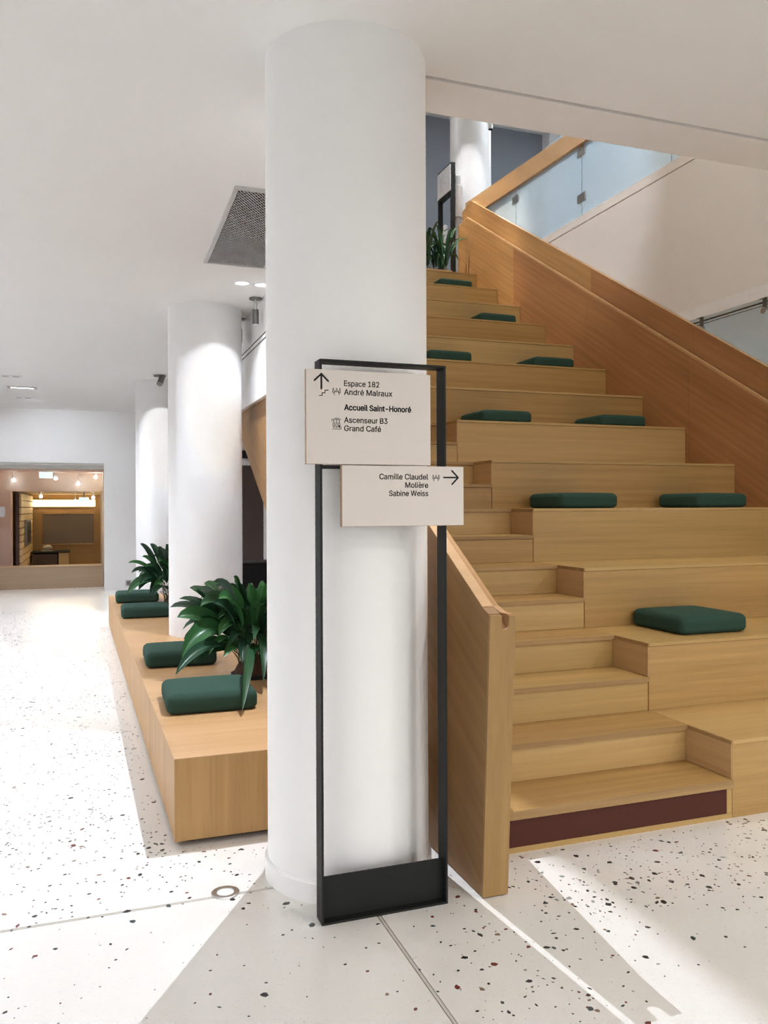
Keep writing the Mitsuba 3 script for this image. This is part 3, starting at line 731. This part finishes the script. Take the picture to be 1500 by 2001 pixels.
# ---------------------------------------------------------------- lower hall: ceiling fittings
VG = thing('ceiling_vent', 'grey metal grille set in the white ceiling beside the near column', 'ceiling vent')
vx0, vx1, vy0, vy1 = .712, 1.10, 4.22, 5.43
zc = lambda y: CEIL + max(0, (5.2 - y)) / (5.2 - 3.243) * (CEIL_F - CEIL)
VA = math.atan2(zc(4.22) - CEIL, .98)
def slat_box(x0, x1, y0, y1, d0, d1):
    ms = []
    pts = np.array([(x, y, zc(y) - d) for x in (x0, x1) for y in (y0, y1) for d in (d0, d1)])
    return trimesh.convex.convex_hull(pts)
part(VG, 'backing', slat_box(vx0, vx1, vy0, 5.2, .001, .003), 'void')
part(VG, 'backing', slat_box(vx0, vx1, 5.2, vy1, .001, .003), 'void')
for a in ((vx0 - .010, vx0 + .012, vy0 - .010, 5.2), (vx0 - .010, vx0 + .012, 5.2, vy1 + .010), (vx1 - .012, vx1 + .010, vy0 - .010, 5.2), (vx1 - .012, vx1 + .010, 5.2, vy1 + .010), (vx0 + .012, vx1 - .012, vy0 - .010, vy0 + .010), (vx0 + .012, vx1 - .012, vy1 - .010, vy1 + .010)):
    part(VG, 'frame', slat_box(*a, .001, .014), 'grille')
ms = []
for sgn in (1, -1):                                  # expanded-metal mesh of crossing strands
    for c0 in np.arange(-1.3, 1.3, .025 if sgn > 0 else .05):
        l = LineString([(vx0 - 2, vy0 + c0 * 1.0 + sgn * -2 * 1.35 + .6), (vx1 + 2, vy0 + c0 + sgn * (2 + vx1 - vx0) * 1.35 + .6)]).intersection(sbox(vx0 + .016, vy0 + .008, vx1 - .016, vy1 - .008))
        if l.is_empty or l.length < .02:
            continue
        (xa, ya), (xb, yb) = l.coords[0], l.coords[-1]
        w = .0056 if sgn > 0 else .0016
        d = np.array([xb - xa, yb - ya]); d /= np.linalg.norm(d); nx_, ny_ = -d[1] * w / 2, d[0] * w / 2
        v = [(xa + nx_, ya + ny_), (xb + nx_, yb + ny_), (xb - nx_, yb - ny_), (xa - nx_, ya - ny_)]
        vv = [(x, y, zc(y) - q) for q in (.006, .009) for x, y in v]
        f = [(0, 1, 2), (0, 2, 3), (4, 6, 5), (4, 7, 6), (0, 5, 1), (0, 4, 5), (1, 6, 2), (1, 5, 6), (2, 7, 3), (2, 6, 7), (3, 4, 0), (3, 7, 4)]
        ms.append(trimesh.Trimesh(np.array(vv), np.array(f), process=False))
k = part(VG, 'mesh', J(*ms), 'grille')
labels[k] = {'kind': 'stuff', 'label': 'fine expanded metal mesh'}


def hanging_spot(x, y, lab, z=CEIL):
    t = thing('ceiling_spotlight', lab, 'lamp')
    part(t, 'plate', lathe([(0, z - .012), (.046, z - .012), (.048, z - .006), (.048, z - .001), (0, z - .001)], (x, y, 0), 40), 'steel_dark', smooth=40)
    part(t, 'stem', cyl((x, y, z - .10), (x, y, z - .011), .012, 16), 'steel', smooth=40)
    part(t, 'head', J(cyl((x, y, z - .20), (x, y, z - .09), .024, 24)), 'steel_dark', smooth=40)
    part(t, 'lens', cyl((x, y, z - .203), (x, y, z - .2005), .019, 24), 'white_gloss')
hanging_spot(1.20, 7.0, 'small grey ceiling spotlight right of the second column, lower of two seen there')
hanging_spot(1.20, 6.27, 'small grey ceiling spotlight half hidden by the near column, under the bright ceiling patch')


def downlight(x, y, lab, r=.06, z=CEIL, emit=None, group=None):
    t = thing('recessed_downlight', lab, 'lamp', group)
    part(t, 'ring', lathe([(r - .012, z - .004), (r, z - .004), (r + .004, z - .0005), (r - .012, z - .0005)], (x, y, 0), 40), 'white_plastic', smooth=40)
    d = trimesh.creation.cylinder(radius=r - .012, height=.002, sections=32); d.apply_translation((x, y, z - .002))
    k = part(t, 'lens', d, 'white_gloss')
    if emit:
        scene[k]['emitter'] = {'type': 'area', 'radiance': rgb(*emit), 'sampling_weight': .3}
downlight(1.03, 5.88, 'bright recessed downlight in front of the second column, left of two', emit=(14, 14, 14))
downlight(1.17, 5.88, 'bright recessed downlight in front of the second column, right of two', emit=(14, 14, 14))
for x, y, z, lab in [(-2.2, 3.2, 3.05, 'added out of view left of the nearest column'), (-1.5, 5.8, 2.978, 'added out of view left of the bench end'), (-1.3, 8.3, 2.978, 'added out of view left of the second column'), (-2.2, 7.0, 2.978, 'added out of view near the left wall of the hall'),
                     (1.15, 3.95, 3.022, 'hidden behind the nearest column'), (2.8, .2, CEIL_F, 'added out of view in front of the narrow steps'), (4.6, .4, CEIL_F, 'added out of view in front of the seat tiers'), (3.4, -1.5, CEIL_F, 'added out of view near the entrance'), (6.6, 4.6, CEIL, 'added out of view in the side hall, near end'), (7.0, 8.4, CEIL, 'added out of view in the side hall, far end')]:
    downlight(x, y, 'white recessed ceiling downlight ' + lab, .07, z)  # apart from the one behind the column, fittings added for the fill spots
for x, y, lab in [(4.62, 10.0, 'nearest the upper column'), (6.6, 11.6, 'right of the upper column'), (3.9, 9.7, 'over the top landing'), (2.0, 7.4, 'added over the left side of the stair')]:  # the last housing is added for the spot on the glass
    t = thing('ceiling_spotlight', 'white cylinder spotlight high under the upper ceiling, ' + lab, 'lamp')
    part(t, 'housing', lathe([(.045, 7.52), (.055, 7.52), (.055, UP - .002), (0, UP - .002), (0, 7.66), (.045, 7.66)], (x, y, 0), 32), 'white_plastic', smooth=40)
t = thing('linear_ceiling_light', 'short linear light recessed in the ceiling at the far left', 'lamp')
part(t, 'frame', B(-1.02, -.66, 11.80, 12.0, CEIL - .006, CEIL - .0005), 'grey_plastic')
k = part(t, 'diffuser', B(-.98, -.70, 11.86, 11.94, CEIL - .009, CEIL - .0065), 'white_gloss')
scene[k]['emitter'] = {'type': 'area', 'radiance': rgb(5, 5.6, 6), 'sampling_weight': .3}
for (x, y, lab) in [(-.90, 10.92, 'small twin recessed ceiling spot at the far left, nearer than the linear light'), (-.90, 12.98, 'small twin recessed ceiling spot at the far left, beyond the linear light')]:
    t = thing('twin_ceiling_spot', lab, 'lamp')
    part(t, 'plate', B(x - .13, x + .13, y - .07, y + .07, CEIL - .004, CEIL - .0005), 'white_plastic')
    for q in (-.06, .06):
        part(t, 'socket', lathe([(0, CEIL - .008), (.035, CEIL - .008), (.042, CEIL - .0045), (0, CEIL - .0045)], (x + q, y, 0), 24), 'grey_plastic')
t = thing('ceiling_spotlight', 'dark ceiling spotlight peeking from behind the second column beside the farthest column', 'lamp')
part(t, 'head', cyl((.79, 10.2, CEIL - .12), (.83, 10.28, CEIL - .02), .035, 20), 'steel_dark', smooth=40)
part(t, 'plate', cyl((.80, 10.3, CEIL - .015), (.80, 10.3, CEIL - .001), .07, 24), 'steel_dark', smooth=40)

# ---------------------------------------------------------------- floor light, outlet
FL = thing('floor_uplight', 'round chrome light set in the terrazzo floor left of the near column', 'lamp')
part(FL, 'ring', lathe([(.030, .0005), (.050, .0005), (.049, .004), (.044, .006), (.032, .0055), (.030, .003)], (.449, 2.956, 0), 48), 'steel', smooth=40)
part(FL, 'lens', lathe([(0, .0005), (.0295, .0005), (.0295, .003), (0, .0045)], (.449, 2.956, 0), 40), 'white_gloss', smooth=40)
t = thing('wall_socket', 'small grey socket low on the end wall', 'socket')
part(t, 'plate', B(.555, .65, 14.388, 14.3995, .07, .17, .004), 'grey_plastic')
part(t, 'insert', B(.575, .63, 14.385, 14.3878, .09, .15), 'steel_dark')

# ---------------------------------------------------------------- behind the second column: dark door and cabinet
t = struct('door_1', B(2.05, 2.60, 13.0, 13.06, 0, 2.04), 'dark_brown', 'dark brown door under the stair')
part('door_1', 'frame', J(B(1.98, 2.66, 12.98, 13.06, 2.04, 2.13), B(2.60, 2.66, 12.98, 13.06, 0, 2.04)), 'white_plastic')
struct('wall_under_stair', J(B(2.66, 4.9, 13.0, 13.1, 0, CEIL), B(1.2, 2.05, 13.0, 13.1, 0, CEIL), B(2.05, 2.66, 13.0, 13.1, 2.13, CEIL)), 'plaster_warm')
t = thing('display_strip', 'small black sign strip above the dark door behind the second column', 'sign')
part(t, 'case', B(2.2, 2.5, 12.90, 12.97, 2.15, 2.27, .004), 'ink')
t = thing('low_cabinet', 'black low cabinet behind the plant, between the two near columns', 'cabinet')
part(t, 'body', B(1.45, 2.3, 9.0, 9.45, .06, .75, .004), 'ink')
part(t, 'top', B(1.44, 2.31, 8.99, 9.46, .75, .77, .003), 'steel_black')
part(t, 'plinth', B(1.48, 2.27, 9.03, 9.42, 0, .06), 'void')

# ---------------------------------------------------------------- the room beyond the opening in the end wall
struct('trim_2', J(B(-2.6, .222, 14.62, 14.9, 2.03, 2.2), B(-2.6, .222, 14.44, 14.62, 2.085, 2.2)), 'lintel', 'grey lintel of the opening')
struct('wall_lobby_right', J(B(.222, .35, 14.6, 21, 0, 2.3)), 'plaster_warm')
struct('wall_lobby_left', J(B(-2.7, -1.62, 14.6, 21, 0, 2.3), B(-1.62, -1.34, 16.2, 16.6, 0, 2.3)), 'mauve')
struct('ceiling_lobby', J(B(-2.7, .35, 14.9, 21, 2.02, 2.12)), 'mauve')
struct('beam_lobby', B(-1.62, .222, 16.2, 16.5, 1.685, 2.02), 'mauve', 'pinkish beam across the room beyond the opening')
struct('ceiling_lobby_inner', B(-1.62, .222, 16.5, 20.0, 1.685, 1.76), 'slat_gold', 'lower yellowish ceiling beyond the beam')
struct('wall_lobby_back', B(-2.7, .35, 20.0, 20.1, 0, 2.1), 'far_wood', 'wooden back wall of the room beyond the opening')
t = thing('timber_barrier', 'low tan timber barrier across the opening in the end wall', 'barrier')
part(t, 'front', B(-1.6, .20, 15.2, 15.23, 0, .355), 'tan_wood')
part(t, 'top', B(-1.61, .21, 15.19, 15.7, .355, .375, .003), 'tan_wood')
t = thing('slat_wall', 'horizontal golden slat cladding on the left of the room beyond the opening', 'wall cladding')
for i in range(12):
    z = .10 + i * .13
    part(t, 'slat', B(-1.24, -1.20, 16.7, 19.9, z, z + .118, .004), 'slat_gold')
part(t, 'backing', B(-1.30, -1.245, 16.7, 19.9, .05, 1.68), 'dark_brown')
t = thing('wall_screen', 'dark screen hung on the golden slat wall', 'screen')
part(t, 'case', B(-1.199, -1.15, 17.4, 18.5, .65, 1.15, .004), 'steel_dark')
part(t, 'display', B(-1.149, -1.146, 17.45, 18.45, .70, 1.10), 'ink')
t = thing('grey_board', 'large grey panel on the back wall of the room beyond the opening', 'board')
part(t, 'panel', B(-1.0, .075, 19.93, 19.97, .575, 1.245, .003), 'slate_panel')
part(t, 'rail', B(-1.01, .085, 19.90, 19.975, 1.245, 1.265), 'slat_gold')
part(t, 'ledge', B(-1.01, .085, 19.90, 19.975, .555, .575), 'slat_gold')
t = thing('light_box', 'long glowing yellowish light box above the grey panel', 'lamp')
part(t, 'case', B(-1.2, .12, 19.92, 19.98, 1.405, 1.57), 'slat_gold')
k = part(t, 'diffuser', B(-1.19, .11, 19.90, 19.918, 1.415, 1.56), 'white_gloss')
scene[k]['emitter'] = {'type': 'area', 'radiance': rgb(13, 10.6, 6.2), 'sampling_weight': .3}
t = thing('reception_desk', 'dark desk with a pale object on top, in front of the grey panel', 'desk')
part(t, 'body', B(-1.15, -.66, 19.0, 19.6, 0, .40, .004), 'dark_brown')
part(t, 'top', B(-1.18, -.42, 18.95, 19.65, .42, .45, .003), 'steel_black')
part(t, 'side', B(-.64, -.44, 19.02, 19.55, 0, .42), 'slat_gold')
t = thing('paper_stack', 'small white heap on the dark desk', 'paper')
mm = trimesh.creation.icosphere(2, 1.0)
mm.vertices = mm.vertices * [.11, .09, .05] * (1 + .35 * (meshkit.noise(mm.vertices * 2.3)[:, None] - .5))
mm.apply_translation((-.87, 19.2, .53))
part(t, 'sheets', mm, 'white_plastic', smooth=50)
part(t, 'tray', B(-.99, -.76, 19.1, 19.32, .4505, .462), 'grey_plastic')
BULBS = [(-1.278, 16.0, 1.90, 'leftmost glowing warm bulb beyond the opening, under the lintel'), (-.575, 15.9, 1.93, 'glowing warm bulb right beside the nearer exit box'),
         (.10, 15.9, 1.96, 'glowing warm bulb at the right end of the opening, highest of all'), (-.20, 15.98, 1.84, 'glowing warm bulb hanging in front of the pinkish beam'),
         (-.88, 17.0, 1.62, 'glowing warm bulb beyond the beam, at the left end of the light box'), (-.27, 17.2, 1.53, 'glowing warm bulb beyond the beam, lowest of all, before the light box'),
         (.06, 17.0, 1.60, 'glowing warm bulb beyond the beam, right beside the farther exit box')]
for (x, y, z, lab) in BULBS:
    t = thing('bulb_lamp', lab, 'lamp', 'bulbs beyond the opening')
    b = trimesh.creation.icosphere(2, .035); b.apply_translation((x, y, z - .02))
    k = part(t, 'bulb', b, 'white_gloss', smooth=True)
    scene[k]['emitter'] = {'type': 'area', 'radiance': rgb(110, 92, 66), 'sampling_weight': .3}
    part(t, 'socket', cyl((x, y, z + .012), (x, y, z + .045), .02, 16), 'white_plastic')
    part(t, 'stem', cyl((x, y, z + .045), (x, y, 2.02 if y < 16.5 else 1.685), .006, 8), 'white_plastic')
for (x0, x1, y, z0, z1, lab) in [(-.83, -.61, 15.5, 1.90, 2.01, 'glowing pale cyan exit box hanging nearer, under the lintel'), (-.20, -.02, 17.0, 1.50, 1.585, 'glowing pale cyan exit box hanging farther back, beyond the beam')]:
    t = thing('exit_light', lab, 'exit sign')
    k = part(t, 'face', B(x0, x1, y, y + .03, z0, z1, .006), 'white_gloss')
    scene[k]['emitter'] = {'type': 'area', 'radiance': rgb(.55, 1.25, 1.4), 'sampling_weight': .3}
    part(t, 'bracket', B((x0 + x1) / 2 - .01, (x0 + x1) / 2 + .01, y + .01, y + .02, z1, 2.02 if y < 16.5 else 1.685), 'steel_dark')
t = thing('wall_device', 'small grey box on the wall at the left edge, beyond the opening', 'control box')
part(t, 'case', B(-1.5, -1.335, 15.0, 15.08, 1.23, 1.405, .008), 'grey_plastic')
part(t, 'cover', B(-1.48, -1.355, 14.99, 14.999, 1.25, 1.385), 'grey_plastic')
part(t, 'bracket', B(-1.62, -1.5, 15.02, 15.06, 1.29, 1.34), 'grey_plastic')

# ---------------------------------------------------------------- terrazzo chips
def chip(n):
    a = np.sort(rng.uniform(0, 2 * np.pi, n)) * .35 + np.linspace(0, 2 * np.pi, n, endpoint=False) * .65
    r = rng.uniform(.65, 1.0, n)
    asp = rng.uniform(.4, .8)
    xy = np.stack([np.cos(a) * r, np.sin(a) * r * asp], 1)
    v = np.vstack([np.c_[xy, np.full(n, .0)], np.c_[xy * .97, np.full(n, 1.0)], [[0, 0, 1.0]]])
    f = [(n + i, n + (i + 1) % n, 2 * n) for i in range(n)] + [q for i in range(n) for q in ((i, (i + 1) % n, n + (i + 1) % n), (i, n + (i + 1) % n, n + i))]
    return trimesh.Trimesh(v, np.array(f), process=False)
chip_shapes = [chip(int(rng.integers(5, 9))) for _ in range(10)]
chip_ply = {(i, c): mikit.ply(s, c) for i, s in enumerate(chip_shapes) for c in CHIPS}
def seen(x, y):
    if y > Y0 - .02 and x > 1.29: return False
    if bl(y) - .02 < x < 1.3 and y > BF - .02: return False
    if math.hypot(x - .925, y - 3.01) < .33 or math.hypot(x - .449, y - 2.956) < .06: return False
    if FX0 - .02 < x < FX1 + .02 and FY - .02 < y < FY + .08: return False
    if 1.27 < x < 1.41 and y > 2.5: return False
    a = np.array([x, y, -EYE])
    d = a @ Fw
    u, v = CX + F_PX * (a @ Rw) / d, CY + F_PX * EYE / d
    return 2 if -60 < u < 1560 and v < 2060 else int(d > .8 and -800 < u < 2400 and v < 2900)
cand = []
while len(cand) < 10500:
    y = rng.uniform(1.2, 12.0)
    x = rng.uniform(-.9 - .14 * y, 4.6)
    vis = seen(x, y)
    if not vis: continue
    dens = float(meshkit.fbm(np.array([[x * 1.6, y * 1.6, 2.0]]), 2)[0])
    q = .12 + 1.7 * max(0, dens - .42) + (.22 if x < .35 and y > 2.9 else 0)
    if x > 1.5 and 2.35 < y < 2.9: q += .45
    if rng.random() > min(1, q): continue
    r = float(np.clip(rng.lognormal(math.log(.0056), .55), .002, .017))
    if x < .35 and y > 2.9: r = max(r, .0062)
    cand.append((x, y, r, int(rng.integers(0, 10)), CHIPS[rng.choice(5, p=[.45, .22, .12, .13, .08])], rng.uniform(0, 360), vis))
cand.sort(key=lambda q: (-q[6], -q[2] / math.hypot(q[0], q[1])))
chosen, rest = cand[:300], cand[300:]
for x, y, r, i, cc, a, _ in chosen:
    part('floor', 'stone_chip', {**chip_ply[(i, cc)], 'to_world': T().translate([x, y, 0]).rotate([0, 0, 1], a).scale([r, r, .0004])}, None)
for cc in CHIPS:
    ms = []
    for x, y, r, i, c2, a, _ in rest:
        if c2 != cc: continue
        s = chip_shapes[i].copy()
        ca, sa = math.cos(math.radians(a)), math.sin(math.radians(a))
        v = s.vertices
        s.vertices = np.stack([x + r * (v[:, 0] * ca - v[:, 1] * sa), y + r * (v[:, 0] * sa + v[:, 1] * ca), v[:, 2] * .0004], 1)
        ms.append(s)
    k = part('floor', 'small_chips', J(*ms), cc)
    labels[k] = {'kind': 'stuff'}
